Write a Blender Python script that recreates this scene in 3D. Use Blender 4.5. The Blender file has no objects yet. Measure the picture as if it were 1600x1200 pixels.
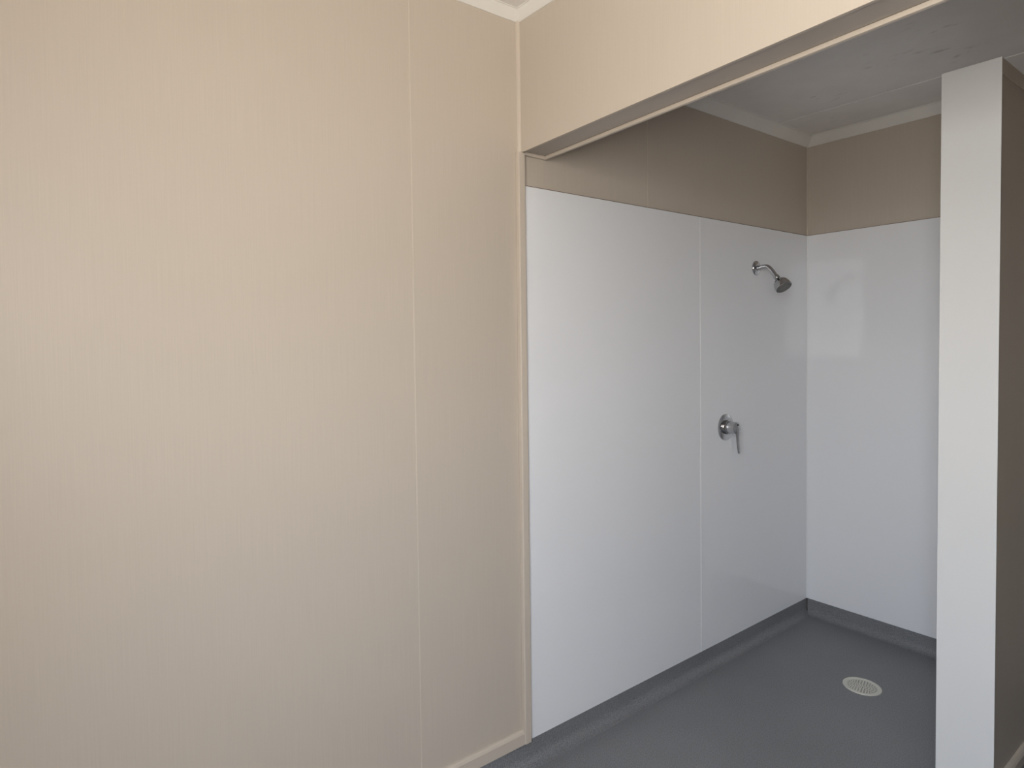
import bpy, bmesh, math
from mathutils import Vector, Matrix

# ------------------------------------------------------------------ camera
S = bpy.context.scene
C = S.collection
CAM = dict(x=1.5092, y=-1.31644, z=1.36713, yaw=0.94157, pitch=-0.03168, roll=-0.01469,
           f=983.87, cx=728.46, cy=564.42)
cy_, sy_ = math.cos(CAM['yaw']), math.sin(CAM['yaw'])
cp_, sp_ = math.cos(CAM['pitch']), math.sin(CAM['pitch'])
fwd = Vector((-sy_*cp_, cy_*cp_, sp_))
rt = Vector((cy_, sy_, 0)); up = rt.cross(fwd)
cr_, sr_ = math.cos(CAM['roll']), math.sin(CAM['roll'])
r2 = cr_*rt + sr_*up; u2 = -sr_*rt + cr_*up
cam_d = bpy.data.cameras.new('camera'); cam = bpy.data.objects.new('camera', cam_d); C.objects.link(cam)
m = Matrix((r2, u2, -fwd)).transposed().to_4x4(); m.translation = Vector((CAM['x'], CAM['y'], CAM['z']))
cam.matrix_world = m
cam_d.sensor_width = 36; cam_d.lens = CAM['f']/1600*36
cam_d.shift_x = (800-CAM['cx'])/1600; cam_d.shift_y = (CAM['cy']-600)/1600
cam_d.clip_start = .01
S.camera = cam

# ------------------------------------------------------------------ dims (metres)
RX = 2.60          # right wall of the whole block
RY = -1.80         # rear wall (behind the photographer)
D = 1.844          # back wall of the showers
BA = -0.0126       # the back wall is a touch out of square
HM = 2.355; HC = 0.027                  # main cornice lower edge / size
HA = 2.279; HAC = 0.041                 # shower cornice lower edge / size
CM = HM+HC; CA = HA+HAC                 # ceilings
HH = 1.954; HS = 0.033                  # underside of header, rise per metre
HT = 0.108                              # header thickness
PT = 1.854                              # top of white panels
UP = 0.075                              # vinyl upstand
PX1, PX2, PY, PZ = 0.846, 0.981, 0.849, 2.105   # partition
SEAM_L, SEAM_A = -0.3965, 0.957
WIN = (1.30, 1.875, 1.15, 2.14)                 # window in the rear wall (x0, x1, z0, z1)
SKY_STRENGTH = 25.0
VY1, VY2, VZ1, VZ2 = -1.55, -1.30, 1.18, 2.10   # window added in the right wall for extra light
JX = 1.50          # edge of the added light-blocking wall right of the opening

# ------------------------------------------------------------------ light
W = bpy.data.worlds.new('world'); S.world = W; W.use_nodes = True
nt = W.node_tree; bg = nt.nodes['Background']; L_ = nt.links
tcw = nt.nodes.new('ShaderNodeTexCoord'); sp = nt.nodes.new('ShaderNodeSeparateXYZ'); L_.new(tcw.outputs['Generated'], sp.inputs[0])
rmp = nt.nodes.new('ShaderNodeMapRange'); rmp.inputs['From Min'].default_value = -1; rmp.inputs['From Max'].default_value = 1
L_.new(sp.outputs['Z'], rmp.inputs[0])
cr = nt.nodes.new('ShaderNodeValToRGB'); L_.new(rmp.outputs[0], cr.inputs[0]); L_.new(cr.outputs[0], bg.inputs['Color'])
# overcast daylight: warm ground below, bright grey horizon, cooler towards the zenith (position = (sin(elevation)+1)/2)
SKYRAMP = [(0.0, (.90, .875, .84)), (.36, (.90, .875, .84)), (.42, (.70, .675, .635)), (.49, (.70, .69, .67)), (.52, (.92, .95, .98)),
           (.63, (.88, .95, 1.04)), (.70, (.90, 1.04, 1.24)), (1.0, (.88, 1.04, 1.26))]
els = cr.color_ramp.elements
els[0].position, els[0].color = SKYRAMP[0][0], (*SKYRAMP[0][1], 1); els[1].position, els[1].color = SKYRAMP[-1][0], (*SKYRAMP[-1][1], 1)
for p_, c_ in SKYRAMP[1:-1]:
    e_ = els.new(p_); e_.color = (*c_, 1)
bg.inputs['Strength'].default_value = SKY_STRENGTH
R90 = math.radians(90)
def portal(name, loc, rot, w, h):
    ld = bpy.data.lights.new(name, 'AREA'); lo = bpy.data.objects.new(name, ld); C.objects.link(lo)
    ld.shape = 'RECTANGLE'; ld.size = w; ld.size_y = h; ld.cycles.is_portal = True
    lo.location = loc; lo.rotation_euler = rot
portal('daylight_rear_window', ((WIN[0]+WIN[1])/2, RY-.05, (WIN[2]+WIN[3])/2), (R90, 0, 0), WIN[1]-WIN[0], WIN[3]-WIN[2])
portal('daylight_added_window', (RX+.05, (VY1+VY2)/2, (VZ1+VZ2)/2), (R90, 0, R90), VY2-VY1, VZ2-VZ1)  # portal of the added side window
S.view_settings.view_transform = 'Standard'; S.view_settings.look = 'None'
S.view_settings.gamma = 1; S.view_settings.use_curve_mapping = False
S.view_settings.exposure = 0.0

# ------------------------------------------------------------------ materials
def srgb(r, g, b):
    f = lambda c: (c/255/12.92) if c/255 <= .04045 else ((c/255+.055)/1.055)**2.4
    return (f(r), f(g), f(b), 1)

def mat(name, col, rough=.5, metal=0, spec=.5, noise=None, bump=None, coat=0):
    """noise: (scale xyz, amount, detail) varies the base colour; bump: (scale xyz, strength, distance)"""
    M = bpy.data.materials.new(name); M.use_nodes = True
    nt = M.node_tree; N = nt.nodes; L = nt.links; b = N['Principled BSDF']
    b.inputs['Base Color'].default_value = col
    b.inputs['Roughness'].default_value = rough; b.inputs['Metallic'].default_value = metal
    b.inputs['Specular IOR Level'].default_value = spec
    if coat: b.inputs['Coat Weight'].default_value = coat; b.inputs['Coat Roughness'].default_value = .05
    tc = N.new('ShaderNodeTexCoord')
    prev = None
    for sc, amt, det in (noise or []):
        mp = N.new('ShaderNodeMapping'); mp.inputs['Scale'].default_value = sc
        nz = N.new('ShaderNodeTexNoise'); nz.inputs['Scale'].default_value = 1; nz.inputs['Detail'].default_value = det
        L.new(tc.outputs['Object'], mp.inputs[0]); L.new(mp.outputs[0], nz.inputs['Vector'])
        mr = N.new('ShaderNodeMapRange'); mr.inputs['From Min'].default_value = .3; mr.inputs['From Max'].default_value = .7
        mr.inputs['To Min'].default_value = 1-amt; mr.inputs['To Max'].default_value = 1+amt
        L.new(nz.outputs[0], mr.inputs[0])
        mx = N.new('ShaderNodeVectorMath'); mx.operation = 'SCALE'
        if prev is None: mx.inputs[0].default_value = col[:3]
        else: L.new(prev, mx.inputs[0])
        L.new(mr.outputs[0], mx.inputs['Scale']); prev = mx.outputs[0]
    if prev is not None: L.new(prev, b.inputs['Base Color'])
    if bump:
        sc, st, dist = bump
        mp = N.new('ShaderNodeMapping'); mp.inputs['Scale'].default_value = sc
        nz = N.new('ShaderNodeTexNoise'); nz.inputs['Scale'].default_value = 1; nz.inputs['Detail'].default_value = 3
        bp = N.new('ShaderNodeBump'); bp.inputs['Strength'].default_value = st; bp.inputs['Distance'].default_value = dist
        L.new(tc.outputs['Object'], mp.inputs[0]); L.new(mp.outputs[0], nz.inputs['Vector'])
        L.new(nz.outputs[0], bp.inputs['Height']); L.new(bp.outputs[0], b.inputs['Normal'])
    return M

BEIGE = (0.570, 0.499, 0.417, 1)
M_wall = mat('beige_wallboard', BEIGE, .42, spec=.35,
             noise=[((380, 380, 5), .019, 2), ((1.6, 1.6, 1.2), .008, 2)], bump=((420, 420, 8), .03, .0005))
M_trim = mat('beige_trim_paint', (0.61, 0.53, 0.44, 1), .38, spec=.4, noise=[((3, 3, 3), .02, 3)])
M_seam = mat('beige_joiner_glint', (0.64, 0.565, 0.475, 1), .35, spec=.4, noise=[((3, 3, 3), .02, 3)])  # lighter beige painted in for light the seams catch
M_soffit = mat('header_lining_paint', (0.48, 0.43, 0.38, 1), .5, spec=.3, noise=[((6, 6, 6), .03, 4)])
M_white = mat('white_laminate', (0.875, 0.875, 0.885, 1), .05, spec=.34, noise=[((2, 2, 2), .006, 2)])
M_cap = mat('white_laminate_edge', (0.80, 0.795, 0.78, 1), .25, spec=.4, noise=[((2, 2, 2), .006, 2)])
M_joint = mat('white_pvc_joiner', (0.90, 0.90, 0.89, 1), .25, spec=.5, noise=[((2, 2, 2), .01, 2)])
M_corn = mat('white_cornice_paint', (0.86, 0.83, 0.77, 1), .5, spec=.3, noise=[((5, 5, 5), .03, 4)])
M_chrome = mat('chrome', (0.55, 0.55, 0.56, 1), .08, metal=1, noise=[((30, 30, 30), .03, 2)])
M_black = mat('black_parts_and_shade', (0.015, 0.015, 0.015, 1), .7, noise=[((30, 30, 30), .03, 2)])
M_nozzle = mat('grey_rubber_spray_face', (0.16, 0.16, 0.15, 1), .45, noise=[((90, 90, 90), .1, 2)])
M_drain = mat('ivory_plastic', (0.70, 0.675, 0.59, 1), .4, noise=[((20, 20, 20), .03, 3)])
M_edge = mat('brown_edge_line', (0.20, 0.145, 0.105, 1), .6, noise=[((20, 20, 20), .1, 3)])  # thin brown line along the top of the panels
M_weld = mat('grey_weld_rod', (0.085, 0.078, 0.07, 1), .6, noise=[((20, 20, 20), .1, 3)])

def ceiling_mat():
    M = mat('old_white_ceiling_paint', (0.90, 0.865, 0.83, 1), .6, spec=.2, noise=[((1.3, 1.3, 1), .05, 4), ((9, 9, 1), .025, 5)])
    nt = M.node_tree; N = nt.nodes; L = nt.links; b = N['Principled BSDF']
    src = b.inputs['Base Color'].links[0].from_socket
    tc = N['Texture Coordinate']
    mp = N.new('ShaderNodeMapping'); mp.inputs['Scale'].default_value = (17, 34, 10)
    nz = N.new('ShaderNodeTexNoise'); nz.inputs['Scale'].default_value = 1; nz.inputs['Detail'].default_value = 6
    L.new(tc.outputs['Object'], mp.inputs[0]); L.new(mp.outputs[0], nz.inputs['Vector'])
    n2 = N.new('ShaderNodeTexNoise'); n2.inputs['Scale'].default_value = 3.2; n2.inputs['Detail'].default_value = 1
    L.new(tc.outputs['Object'], n2.inputs['Vector'])
    r1 = N.new('ShaderNodeMapRange'); r1.inputs['From Min'].default_value = .60; r1.inputs['From Max'].default_value = .70
    r2_ = N.new('ShaderNodeMapRange'); r2_.inputs['From Min'].default_value = .55; r2_.inputs['From Max'].default_value = .65
    L.new(nz.outputs[0], r1.inputs[0]); L.new(n2.outputs[0], r2_.inputs[0])
    mu = N.new('ShaderNodeMath'); mu.operation = 'MULTIPLY'; L.new(r1.outputs[0], mu.inputs[0]); L.new(r2_.outputs[0], mu.inputs[1])
    mx = N.new('ShaderNodeMix'); mx.data_type = 'RGBA'
    m2 = N.new('ShaderNodeMath'); m2.operation = 'MULTIPLY'; m2.inputs[1].default_value = .35; L.new(mu.outputs[0], m2.inputs[0])
    L.new(m2.outputs[0], mx.inputs['Factor']); L.new(src, mx.inputs[6]); mx.inputs[7].default_value = (.25, .22, .18, 1)
    L.new(mx.outputs[2], b.inputs['Base Color'])
    return M
M_ceil = ceiling_mat()
M_vinyl = mat('grey_safety_vinyl', (0.213, 0.213, 0.218, 1), .42, spec=.35,
              noise=[((300, 300, 300), .34, 2), ((2.2, 2.2, 2.2), .07, 3)], bump=((260, 260, 260), .12, .001))

# ------------------------------------------------------------------ mesh helpers
def link(name, bm, mt, parent=None, smooth=False, bevel=0, seg=2):
    bmesh.ops.recalc_face_normals(bm, faces=bm.faces)
    me = bpy.data.meshes.new(name); bm.to_mesh(me); bm.free()
    me.materials.append(mt)
    o = bpy.data.objects.new(name, me); C.objects.link(o)
    if smooth:
        me.polygons.foreach_set('use_smooth', [True]*len(me.polygons))
        me.set_sharp_from_angle(angle=math.radians(35))
    if parent: o.parent = parent
    if bevel:
        b = o.modifiers.new('bevel', 'BEVEL'); b.width = bevel; b.segments = seg; b.limit_method = 'ANGLE'; b.angle_limit = math.radians(40)
    return o

def hexa(bm, pts):
    """pts: 8 points, bottom ring then top ring"""
    v = [bm.verts.new(p) for p in pts]
    for f in ((3, 2, 1, 0), (4, 5, 6, 7), (0, 1, 5, 4), (1, 2, 6, 5), (2, 3, 7, 6), (3, 0, 4, 7)):
        bm.faces.new([v[i] for i in f])

def box(bm, x0, x1, y0, y1, z0, z1):
    hexa(bm, [(x0, y0, z0), (x1, y0, z0), (x1, y1, z0), (x0, y1, z0), (x0, y0, z1), (x1, y0, z1), (x1, y1, z1), (x0, y1, z1)])

def bx(name, x0, x1, y0, y1, z0, z1, mt, parent=None, bevel=0):
    bm = bmesh.new(); box(bm, x0, x1, y0, y1, z0, z1); return link(name, bm, mt, parent, bevel=bevel)

def sweep(name, prof, p0, p1, out, mt, parent=None, m0=0, m1=0, smooth=False):
    """extrude a profile [(outward, up)] from p0 to p1; m0/m1 mitre slopes (shift along path per unit outward)"""
    p0 = Vector(p0); p1 = Vector(p1); d = (p1-p0).normalized(); out = Vector(out).normalized(); Z = Vector((0, 0, 1))
    bm = bmesh.new()
    a = [bm.verts.new(p0+out*o+Z*z+d*(o*m0)) for o, z in prof]
    b = [bm.verts.new(p1+out*o+Z*z-d*(o*m1)) for o, z in prof]
    n = len(prof)
    for i in range(n): bm.faces.new((a[i], a[(i+1) % n], b[(i+1) % n], b[i]))
    bm.faces.new(a[::-1]); bm.faces.new(b)
    return link(name, bm, mt, parent, smooth=smooth)

def lathe(bm, prof, org, axis, seg=48):
    """revolve [(radius, along)] about axis through org"""
    axis = Vector(axis).normalized(); org = Vector(org)
    t = axis.cross(Vector((0, 0, 1)) if abs(axis.z) < .9 else Vector((1, 0, 0))).normalized(); b = axis.cross(t)
    rings = []
    for r, h in prof:
        if r < 1e-6: rings.append([bm.verts.new(org+axis*h)])
        else: rings.append([bm.verts.new(org+axis*h+(t*math.cos(2*math.pi*k/seg)+b*math.sin(2*math.pi*k/seg))*r) for k in range(seg)])
    for A, B in zip(rings, rings[1:]):
        for k in range(seg):
            q = (k+1) % seg
            if len(A) == 1 and len(B) == 1: continue
            if len(A) == 1: bm.faces.new((A[0], B[k], B[q]))
            elif len(B) == 1: bm.faces.new((A[k], A[q], B[0]))
            else: bm.faces.new((A[k], A[q], B[q], B[k]))

def tube(bm, pts, radii, seg=24, flat=1.0, up=Vector((0, 1, 0))):
    """swept ellipse along pts; flat scales the in-plane radius"""
    P = [Vector(p) for p in pts]; rings = []
    for i, p in enumerate(P):
        d = (P[min(i+1, len(P)-1)]-P[max(i-1, 0)]).normalized()
        a = up; b = d.cross(a).normalized(); r = radii[i]
        rings.append([bm.verts.new(p+a*math.cos(2*math.pi*k/seg)*r+b*math.sin(2*math.pi*k/seg)*r*flat) for k in range(seg)])
    for A, B in zip(rings, rings[1:]):
        for k in range(seg): bm.faces.new((A[k], A[(k+1) % seg], B[(k+1) % seg], B[k]))
    bm.faces.new(rings[0][::-1]); bm.faces.new(rings[-1])

def struct(o, label=None):
    o['kind'] = 'structure'
    if label: o['label'] = label
    return o

def thing(name, loc, label, cat, group=None):
    o = bpy.data.objects.new(name, None); C.objects.link(o); o.location = loc
    o.empty_display_size = .05
    o['label'] = label; o['category'] = cat
    if group: o['group'] = group
    return o

def under(parent, o):
    """parent keeping the world placement of geometry built in world coordinates"""
    o.parent = parent; o.matrix_parent_inverse = Matrix.Translation(-Vector(parent.location)); return o

# ------------------------------------------------------------------ shell
T = .10
def yb(x): return D+BA*x       # the back wall plane
struct(bx('floor', -T, RX+T, RY-T, D+.1, -.08, 0, M_vinyl))
struct(bx('wall_left', -T, 0, RY, D+.1, 0, CM+.05, M_wall))
bm = bmesh.new()
box(bm, RX, RX+T, RY, VY1, 0, CM+.05); box(bm, RX, RX+T, VY2, D+.1, 0, CM+.05)
box(bm, RX, RX+T, VY1, VY2, 0, VZ1); box(bm, RX, RX+T, VY1, VY2, VZ2, CM+.05)
struct(link('wall_right', bm, M_wall))
struct(bx('wall_light_block', JX, RX, 0.001, HT-.001, 0, HH+.03, M_wall))  # unseen wall added to keep window light off the partition's beige side
bm = bmesh.new()
hexa(bm, [(0, D, 0), (RX, yb(RX), 0), (RX, D+.1, 0), (0, D+.1, 0), (0, D, CM+.05), (RX, yb(RX), CM+.05), (RX, D+.1, CM+.05), (0, D+.1, CM+.05)])
struct(link('wall_back', bm, M_wall))
bm = bmesh.new()
y0, y1 = RY-T, RY
H_ = CM+.05
box(bm, -T, WIN[0], y0, y1, 0, H_); box(bm, WIN[1], RX+T, y0, y1, 0, H_)
box(bm, WIN[0], WIN[1], y0, y1, 0, WIN[2]); box(bm, WIN[0], WIN[1], y0, y1, WIN[3], H_)
struct(link('wall_rear', bm, M_wall))
struct(bx('ceiling', 0, RX, RY, 0, CM, CM+.05, M_ceil))
struct(bx('ceiling', 0, RX, HT, D, CA, CM+.05, M_ceil))
# window behind the photographer
e = .03
for nm_, (xa_, xb_, za_, zb_) in (('window_1', WIN),):
    wn = bpy.data.objects.new(nm_, None); C.objects.link(wn); wn.location = ((xa_+xb_)/2, RY, za_); struct(wn)
    bm = bmesh.new()
    for a in ((xa_-e, xa_, za_-e, zb_+e), (xb_, xb_+e, za_-e, zb_+e), (xa_, xb_, za_-e, za_), (xa_, xb_, zb_, zb_+e)):
        box(bm, a[0], a[1], RY, RY+.015, a[2], a[3])
    under(wn, link('window_frame', bm, M_trim, bevel=.002))
wn = bpy.data.objects.new('window_added', None); C.objects.link(wn); wn.location = (RX, (VY1+VY2)/2, VZ1); struct(wn)  # unseen side window, added to send more light onto the left wall
bm = bmesh.new()
for a in ((VY1-e, VY1, VZ1-e, VZ2+e), (VY2, VY2+e, VZ1-e, VZ2+e), (VY1, VY2, VZ1-e, VZ1), (VY1, VY2, VZ2, VZ2+e)):
    box(bm, RX-.015, RX, a[0], a[1], a[2], a[3])
under(wn, link('window_frame', bm, M_trim, bevel=.002))

# header over the opening: beige front board whose lower edge rises a little to the right
def hz(x): return HH+HS*x
LIP = .012
bm = bmesh.new()
def slab(bm, x0, x1, y0, y1, dz, ztop):
    hexa(bm, [(x0, y0, hz(x0)+dz), (x1, y0, hz(x1)+dz), (x1, y1, hz(x1)+dz), (x0, y1, hz(x0)+dz),
              (x0, y0, ztop), (x1, y0, ztop), (x1, y1, ztop), (x0, y1, ztop)])
slab(bm, 0, RX, 0, .009, 0, CM+.05)
slab(bm, 0, RX, HT-.009, HT, .006, CM+.05)
struct(link('wall_header', bm, M_wall))
bm = bmesh.new(); slab(bm, 0, RX, .009, HT-.009, .005, HH+.16)
struct(link('trim_1', bm, M_soffit))
bm = bmesh.new()                                   # bead along the far lower edge of the header
def bar(bm, x0, x1, y0, y1, za, zb):
    hexa(bm, [(x0, y0, hz(x0)+za), (x1, y0, hz(x1)+za), (x1, y1, hz(x1)+za), (x0, y1, hz(x0)+za),
              (x0, y0, hz(x0)+zb), (x1, y0, hz(x1)+zb), (x1, y1, hz(x1)+zb), (x0, y1, hz(x0)+zb)])
bar(bm, 0, RX, HT-.008, HT+.003, -.006, .005)
struct(link('trim_2', bm, M_trim, bevel=.0015))
bm = bmesh.new(); bar(bm, 0, .010, .011, HT-.008, -.006, .005)
struct(link('trim_3', bm, M_trim, bevel=.0015))
# door-jamb batten under the header and the corner bead above it
BW = .018
struct(bx('trim_4', 0, BW, -.018, .009, UP, HH-.001, M_trim, bevel=.003))
bm = bmesh.new()
n = 8; r = .0095
ring = [(0, 0)]+[(r*math.cos(a*math.pi/2/n), -r*math.sin(a*math.pi/2/n)) for a in range(n+1)]
lo_, hi_ = [], []
for (px_, py_) in ring:
    lo_.append(bm.verts.new((px_, py_, HH))); hi_.append(bm.verts.new((px_, py_, HM+.01)))
k = len(ring)
for i in range(k): bm.faces.new((lo_[i], lo_[(i+1) % k], hi_[(i+1) % k], hi_[i]))
bm.faces.new(lo_[::-1]); bm.faces.new(hi_)
struct(link('trim_5', bm, M_trim, smooth=True))

# wallboard joiner strips, lightened in colour for the glint along each seam
def vstrip(nm, y, z0, z1, w=.0035, t=.0009):
    struct(bx(nm, 0, t, y-w/2, y+w/2, z0, z1, M_seam))
vstrip('trim_6', SEAM_L, UP+.045, HM)
vstrip('trim_7', .63, PT, HA, w=.003)
struct(bx('trim_8', 0, .004, D-.004, D, PT, HA, M_seam))

# skirting of the dry room
def skirt(nm, p0, p1, out, h=.045, t=.013):
    prof = [(0, UP), (t, UP), (t, UP+h-.010), (t-.003, UP+h-.004), (t-.007, UP+h), (0, UP+h)]
    return sweep(nm, prof, p0, p1, out, M_trim)
struct(skirt('baseboard_left', (0, RY, 0), (0, -.018, 0), (1, 0, 0)))
struct(skirt('baseboard_rear', (0.013, RY, 0), (RX, RY, 0), (0, 1, 0)))
struct(skirt('baseboard_right', (RX, RY+.013, 0), (RX, yb(RX), 0), (-1, 0, 0)))

# coved vinyl upstand
def cove(nm, p0, p1, out, m0=0, m1=0, h=UP, t=.004, r=.03):
    prof = [(0, 0), (0, h), (t, h)]
    for i in range(7):
        a = i/6*math.pi/2
        prof.append((t+r-r*math.cos(a), .0008+r-r*math.sin(a)))
    prof.append((t+r+.004, 0))
    return struct(sweep(nm, prof, p0, p1, out, M_vinyl, m0=m0, m1=m1, smooth=True))
cove('baseboard_left', (0, RY, 0), (0, D, 0), (1, 0, 0), m1=1)
cove('baseboard_back', (0, D, 0), (PX1, yb(PX1), 0), (0, -1, 0), m0=1, m1=1)
bm = bmesh.new(); tube(bm, [(.006, D-.006, UP), (.006, D-.006, .03), (.011, D-.011, .015)], [.0035, .0035, .0025], 10)
struct(link('trim_9', bm, M_weld, smooth=True))

# cornices
def corn(nm, p0, p1, out, d, m0=0, m1=0):
    b = d*.16
    prof = [(0, 0), (b*.55, 0), (d-b*.2, d-b*.55), (d+b*.7, d-b*.35), (d+b*.7, d), (0, d)]
    return struct(sweep(nm, prof, p0, p1, out, M_corn, m0=m0, m1=m1))
corn('trim_10', (0, RY, HM), (0, 0, HM), (1, 0, 0), HC, m1=1)
corn('trim_11', (0, 0, HM), (RX, 0, HM), (0, -1, 0), HC, m0=1)
corn('trim_12', (0, HT, HA), (0, D, HA), (1, 0, 0), HAC, m1=1)
corn('trim_13', (0, D, HA), (RX, yb(RX), HA), (0, -1, 0), HAC, m0=1)
# flat joint batten across the shower ceiling
struct(bx('trim_14', .04, RX, 1.50, 1.545, CA-.003, CA, M_ceil, bevel=.002))

# ------------------------------------------------------------------ white shower lining panels
G = 'white glossy shower lining panels'
PTH = .004
t1 = thing('lining_panel', (0, .5, UP), 'wide plain white glossy shower panel nearest the beige jamb, no fittings on it', 'shower panel', G)
under(t1, bx('board', .001, PTH, .0105, SEAM_A-.003, UP, PT, M_white))
under(t1, bx('joint_strip', .001, PTH+.0008, SEAM_A-.003, SEAM_A+.003, UP, PT, M_joint))
under(t1, bx('top_edge_line', .001, PTH+.0006, .0105, SEAM_A, PT, PT+.002, M_edge))
t2 = thing('lining_panel', (0, 1.4, UP), 'narrower white glossy shower panel carrying the chrome shower head and mixer', 'shower panel', G)
under(t2, bx('board', .001, PTH, SEAM_A+.003, D, UP, PT, M_white))
under(t2, bx('top_edge_line', .001, PTH+.0006, SEAM_A, D, PT, PT+.002, M_edge))
t3 = thing('lining_panel', (.4, D, UP), 'white glossy shower panel on the back wall, between the corner and the partition', 'shower panel', G)
bm = bmesh.new(); xa, xb = PTH+.0002, PX1
hexa(bm, [(xa, yb(xa)-PTH, UP), (xb, yb(xb)-PTH, UP), (xb, yb(xb)-.001, UP), (xa, yb(xa)-.001, UP), (xa, yb(xa)-PTH, PT), (xb, yb(xb)-PTH, PT), (xb, yb(xb)-.001, PT), (xa, yb(xa)-.001, PT)])
under(t3, link('board', bm, M_white))
bm = bmesh.new()
hexa(bm, [(xa, yb(xa)-PTH-.0006, PT), (xb, yb(xb)-PTH-.0006, PT), (xb, yb(xb)-.001, PT), (xa, yb(xa)-.001, PT), (xa, yb(xa)-PTH-.0006, PT+.002), (xb, yb(xb)-PTH-.0006, PT+.002), (xb, yb(xb)-.001, PT+.002), (xa, yb(xa)-.001, PT+.002)])
under(t3, link('top_edge_line', bm, M_edge))
under(t3, bx('corner_strip', PTH, PTH+.003, D-PTH-.003, D-PTH, UP, PT, M_joint))

# ------------------------------------------------------------------ partition between the cubicles
pt = thing('shower_partition', (PX1, PY, 0), 'tall narrow partition with a white laminate end, stopping short of the shower ceiling', 'partition')
under(pt, bx('core', PX1+.006, PX2-.009, PY+.004, yb(PX2)-.001, 0, PZ-.004, M_wall))
o = under(pt, bx('end_panel', PX1, PX2, PY, PY+.004, 0, PZ, M_cap, bevel=.0008)); o['label'] = 'white laminate end panel'
o = under(pt, bx('side_panel', PX1, PX1+.006, PY+.004, yb(PX1)-PTH, UP, PZ, M_white)); o['label'] = 'white glossy side facing the shower'
o = under(pt, bx('side_panel', PX2-.009, PX2-.006, PY+.004, yb(PX2), 0, PZ, M_wall)); o['label'] = 'beige side facing the next cubicle'
o = under(pt, bx('top_rail', PX2-.006, PX2-.001, PY+.004, yb(PX2), PZ-.040, PZ, M_trim, bevel=.001))
o = under(pt, skirt('skirting', (PX2-.006, PY+.004, 0), (PX2-.006, yb(PX2), 0), (1, 0, 0), h=.04, t=.014))
prof = [(0, 0), (0, UP), (.004, UP), (.006, .03), (.018, .009), (.04, 0)]
under(pt, sweep('vinyl_upstand', prof, (PX1, yb(PX1), 0), (PX1, PY, 0), (-1, 0, 0), M_vinyl))
under(pt, sweep('vinyl_upstand', prof, (PX2, PY, 0), (PX2, yb(PX2), 0), (1, 0, 0), M_vinyl))

# ------------------------------------------------------------------ shower head
HY = 1.375; HZ = 1.672
sh = thing('showerhead', (0, HY, HZ), 'chrome fixed shower head on a bent wall arm, high on the white panel', 'shower head')
bm = bmesh.new(); lathe(bm, [(0, PTH), (.032, PTH), (.032, PTH+.0025), (.0305, PTH+.005), (.024, PTH+.0075), (.013, PTH+.009), (.0125, PTH+.012), (0, PTH+.012)], (0, HY, HZ), (1, 0, 0))
under(sh, link('wall_flange', bm, M_chrome, smooth=True))
bm = bmesh.new()
arm = [(.006, HZ-.001), (.02, HZ), (.034, HZ+.003), (.046, HZ+.003), (.056, HZ), (.065, HZ-.007), (.073, HZ-.016), (.081, HZ-.027), (.089, HZ-.038), (.0945, HZ-.0455)]
# smooth by subdividing (Catmull-Rom)
def cat(p, n=5):
    out = []
    for i in range(len(p)-1):
        a = p[max(i-1, 0)]; b = p[i]; c = p[i+1]; d = p[min(i+2, len(p)-1)]
        for k in range(n):
            t = k/n
            out.append(tuple(.5*((2*b[j])+(-a[j]+c[j])*t+(2*a[j]-5*b[j]+4*c[j]-d[j])*t*t+(-a[j]+3*b[j]-3*c[j]+d[j])*t**3) for j in range(2)))
    out.append(p[-1]); return out
ap = [(x, HY, z) for x, z in cat(arm)]
tube(bm, ap, [.0098]*len(ap))
under(sh, link('arm', bm, M_chrome, smooth=True))
e0 = Vector((.0945, HY, HZ-.0455))
ax = Vector((.60, -.15, -.79)).normalized()
a2 = Vector((.089-.0945, 0, .0075)).normalized()*-1
bm = bmesh.new(); lathe(bm, [(0, -.004), (.0118, -.004), (.0125, -.002), (.0125, .008), (.0115, .010), (.008, .0115), (.008, .014), (0, .014)], e0, a2, 12)
under(sh, link('swivel_nut', bm, M_chrome, smooth=True))
bm = bmesh.new()
h0 = e0+a2*.010
lathe(bm, [(0, 0), (.0100, 0), (.0130, .003), (.0155, .007), (.0205, .012), (.0265, .018), (.0305, .026), (.0335, .036), (.0350, .045), (.0350, .050), (.0340, .053), (.0325, .054), (.0318, .052), (0, .052)], h0, ax, 48)
under(sh, link('bell', bm, M_chrome, smooth=True))
bm = bmesh.new(); lathe(bm, [(0, .0521), (.0318, .0521), (.0310, .0545), (.020, .0558), (.0195, .0545), (.0175, .0545), (.017, .0562), (0, .0568)], h0, ax, 48)
t_ = ax.cross(Vector((0, 1, 0))).normalized(); b_ = ax.cross(t_)
for rr, nn in ((.0265, 20), (.0228, 16), (.012, 10), (.006, 5)):
    for k in range(nn):
        p = h0+ax*.0552+(t_*math.cos(2*math.pi*k/nn)+b_*math.sin(2*math.pi*k/nn))*rr
        lathe(bm, [(.0013, 0), (.0010, .0024), (0, .0024)], p, ax, 8)
o = under(sh, link('spray_face', bm, M_nozzle, smooth=True)); o['label'] = 'grey spray face with nozzles'
# slot on the bell for turning the spray
tq = (Vector((CAM['x'], CAM['y'], CAM['z']))-(h0+ax*.03)); tq = (tq-ax*tq.dot(ax)).normalized()
bm = bmesh.new(); lathe(bm, [(0, 0), (.0048, 0), (.0042, .006), (0, .0068)], h0+ax*.022+tq*.0275, tq+ax*-.35, 16)
o = under(sh, link('spray_selector', bm, M_black, smooth=True)); o['label'] = 'small black selector knob'

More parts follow.
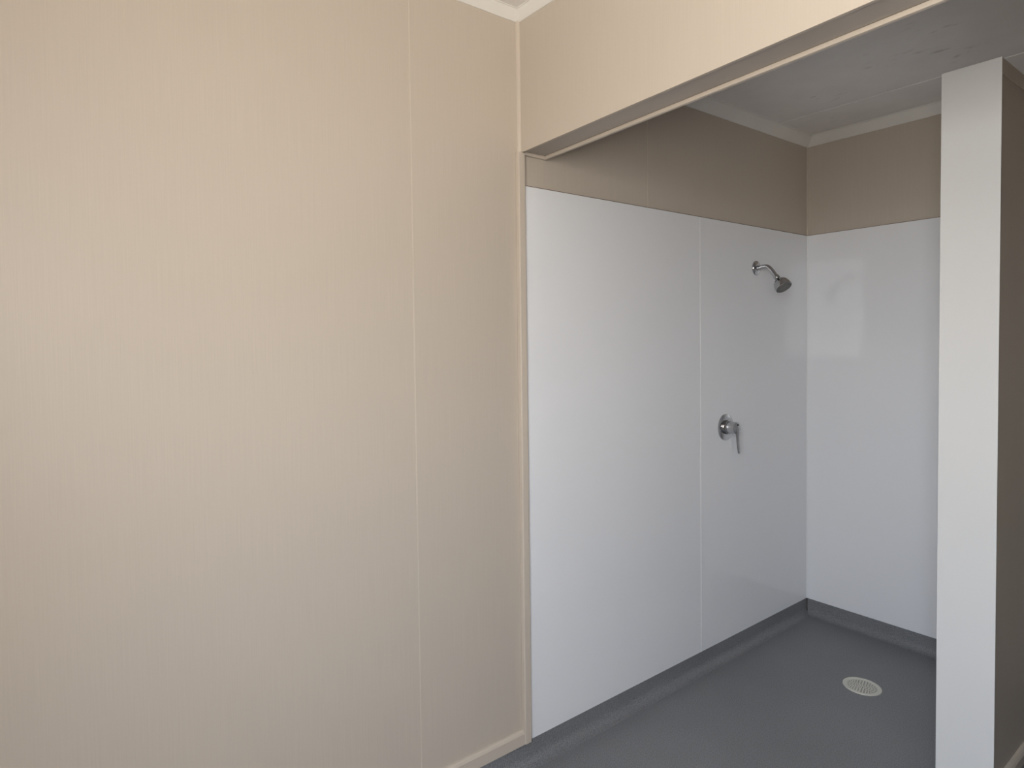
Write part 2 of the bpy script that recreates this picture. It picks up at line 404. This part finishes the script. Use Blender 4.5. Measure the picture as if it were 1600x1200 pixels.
# ------------------------------------------------------------------ mixer tap
MY = 1.132; MZ = .988
mx = thing('shower_mixer', (0, MY, MZ), 'chrome single-lever shower mixer with a round plate and its lever pointing down', 'tap')
bm = bmesh.new(); lathe(bm, [(0, PTH), (.056, PTH), (.0565, PTH+.002), (.056, PTH+.004), (.0535, PTH+.0055), (.028, PTH+.007), (0, PTH+.007)], (0, MY, MZ), (1, 0, 0), 64)
under(mx, link('wall_plate', bm, M_chrome, smooth=True))
bm = bmesh.new(); lathe(bm, [(0, PTH+.005), (.0305, PTH+.005), (.031, PTH+.018), (.0295, PTH+.0195), (.0275, PTH+.020), (0, PTH+.020)], (0, MY, MZ), (1, 0, 0), 48)
under(mx, link('collar', bm, M_chrome, smooth=True))
bm = bmesh.new(); lathe(bm, [(0, PTH+.0205), (.0262, PTH+.0205), (.0255, PTH+.050), (.0245, PTH+.0535), (.020, PTH+.0565), (.010, PTH+.058), (0, PTH+.0583)], (0, MY, MZ), (1, 0, 0), 48)
under(mx, link('handle_body', bm, M_chrome, smooth=True))
bm = bmesh.new()
lv = [(.0555, MZ+.012), (.0585, MZ), (.0595, MZ-.015), (.0600, MZ-.035), (.0612, MZ-.060), (.0635, MZ-.082), (.0660, MZ-.100), (.0668, MZ-.105)]
ra = [.013, .0150, .0125, .0100, .0090, .0088, .0080, .0050]
tube(bm, [(x, MY, z) for x, z in lv], ra, 24, flat=.46)
for v in bm.verts: pass
under(mx, link('lever', bm, M_chrome, smooth=True))
bm = bmesh.new(); lathe(bm, [(0, 0), (.0042, 0), (.0042, .0008), (0, .001)], (PTH+.0578, MY, MZ+.0145), (1, 0, .25), 20)
o = under(mx, link('indicator_button', bm, M_black, smooth=True))

# ------------------------------------------------------------------ floor drain
DX, DY, DR = .457, 1.333, .0655
dr = thing('floor_drain', (DX, DY, 0), 'round ivory plastic floor drain with a perforated grate, set in the grey vinyl', 'drain')
bm = bmesh.new(); lathe(bm, [(DR-.012, .0008), (DR-.012, .0026), (DR-.006, .0042), (DR-.001, .0038), (DR, .0008), (DR, .0002), (DR-.012, .0002), (DR-.012, .0008)], (DX, DY, 0), (0, 0, 1), 64)
under(dr, link('rim', bm, M_drain, smooth=True))
bm = bmesh.new(); lathe(bm, [(0, .0002), (DR-.0121, .0002), (DR-.0121, .0004), (0, .0004)], (DX, DY, 0), (0, 0, 1), 48)
under(dr, link('sump_shade', bm, M_black))  # flat black disc, its colour stands in for the dark below the grate
# grate with real holes: polar rings of cells, each hole a gap between ribs
bm = bmesh.new()
R0 = DR-.0118; Zt = .0020; Zb = .0008
rings_r = [0, .0050, .0115, .0145, .0210, .0240, .0305, .0335, .0400, .0430, .0495, R0]   # solid / holed alternately
def annulus(ra_, rb_, n, frac, off=0.0):
    """n solid sectors covering `frac` of the ring (frac=1: closed ring)"""
    segs = 96 if frac >= 1 else n
    for s in range(segs):
        a0 = 2*math.pi*(s+off)/segs; a1 = a0+2*math.pi/segs*(1 if frac >= 1 else frac)
        c = [(math.cos(a), math.sin(a)) for a in (a0, a1)]
        P = [(DX+ra_*c[0][0], DY+ra_*c[0][1]), (DX+rb_*c[0][0], DY+rb_*c[0][1]), (DX+rb_*c[1][0], DY+rb_*c[1][1]), (DX+ra_*c[1][0], DY+ra_*c[1][1])]
        if ra_ < 1e-6:
            vs = [bm.verts.new((DX, DY, Zt)), bm.verts.new((*P[1], Zt)), bm.verts.new((*P[2], Zt))]; bm.faces.new(vs)
        else: hexa(bm, [(*p, Zb) for p in P]+[(*p, Zt) for p in P])
for i in range(len(rings_r)-1):
    a, b = rings_r[i], rings_r[i+1]
    if i % 2 == 0: annulus(a, b, 0, 1)
    else:
        nn = max(6, int(2*math.pi*(a+b)/2/.0098)); annulus(a-.0002, b+.0002, nn, .46, off=.37*i)
under(dr, link('grate', bm, M_drain))
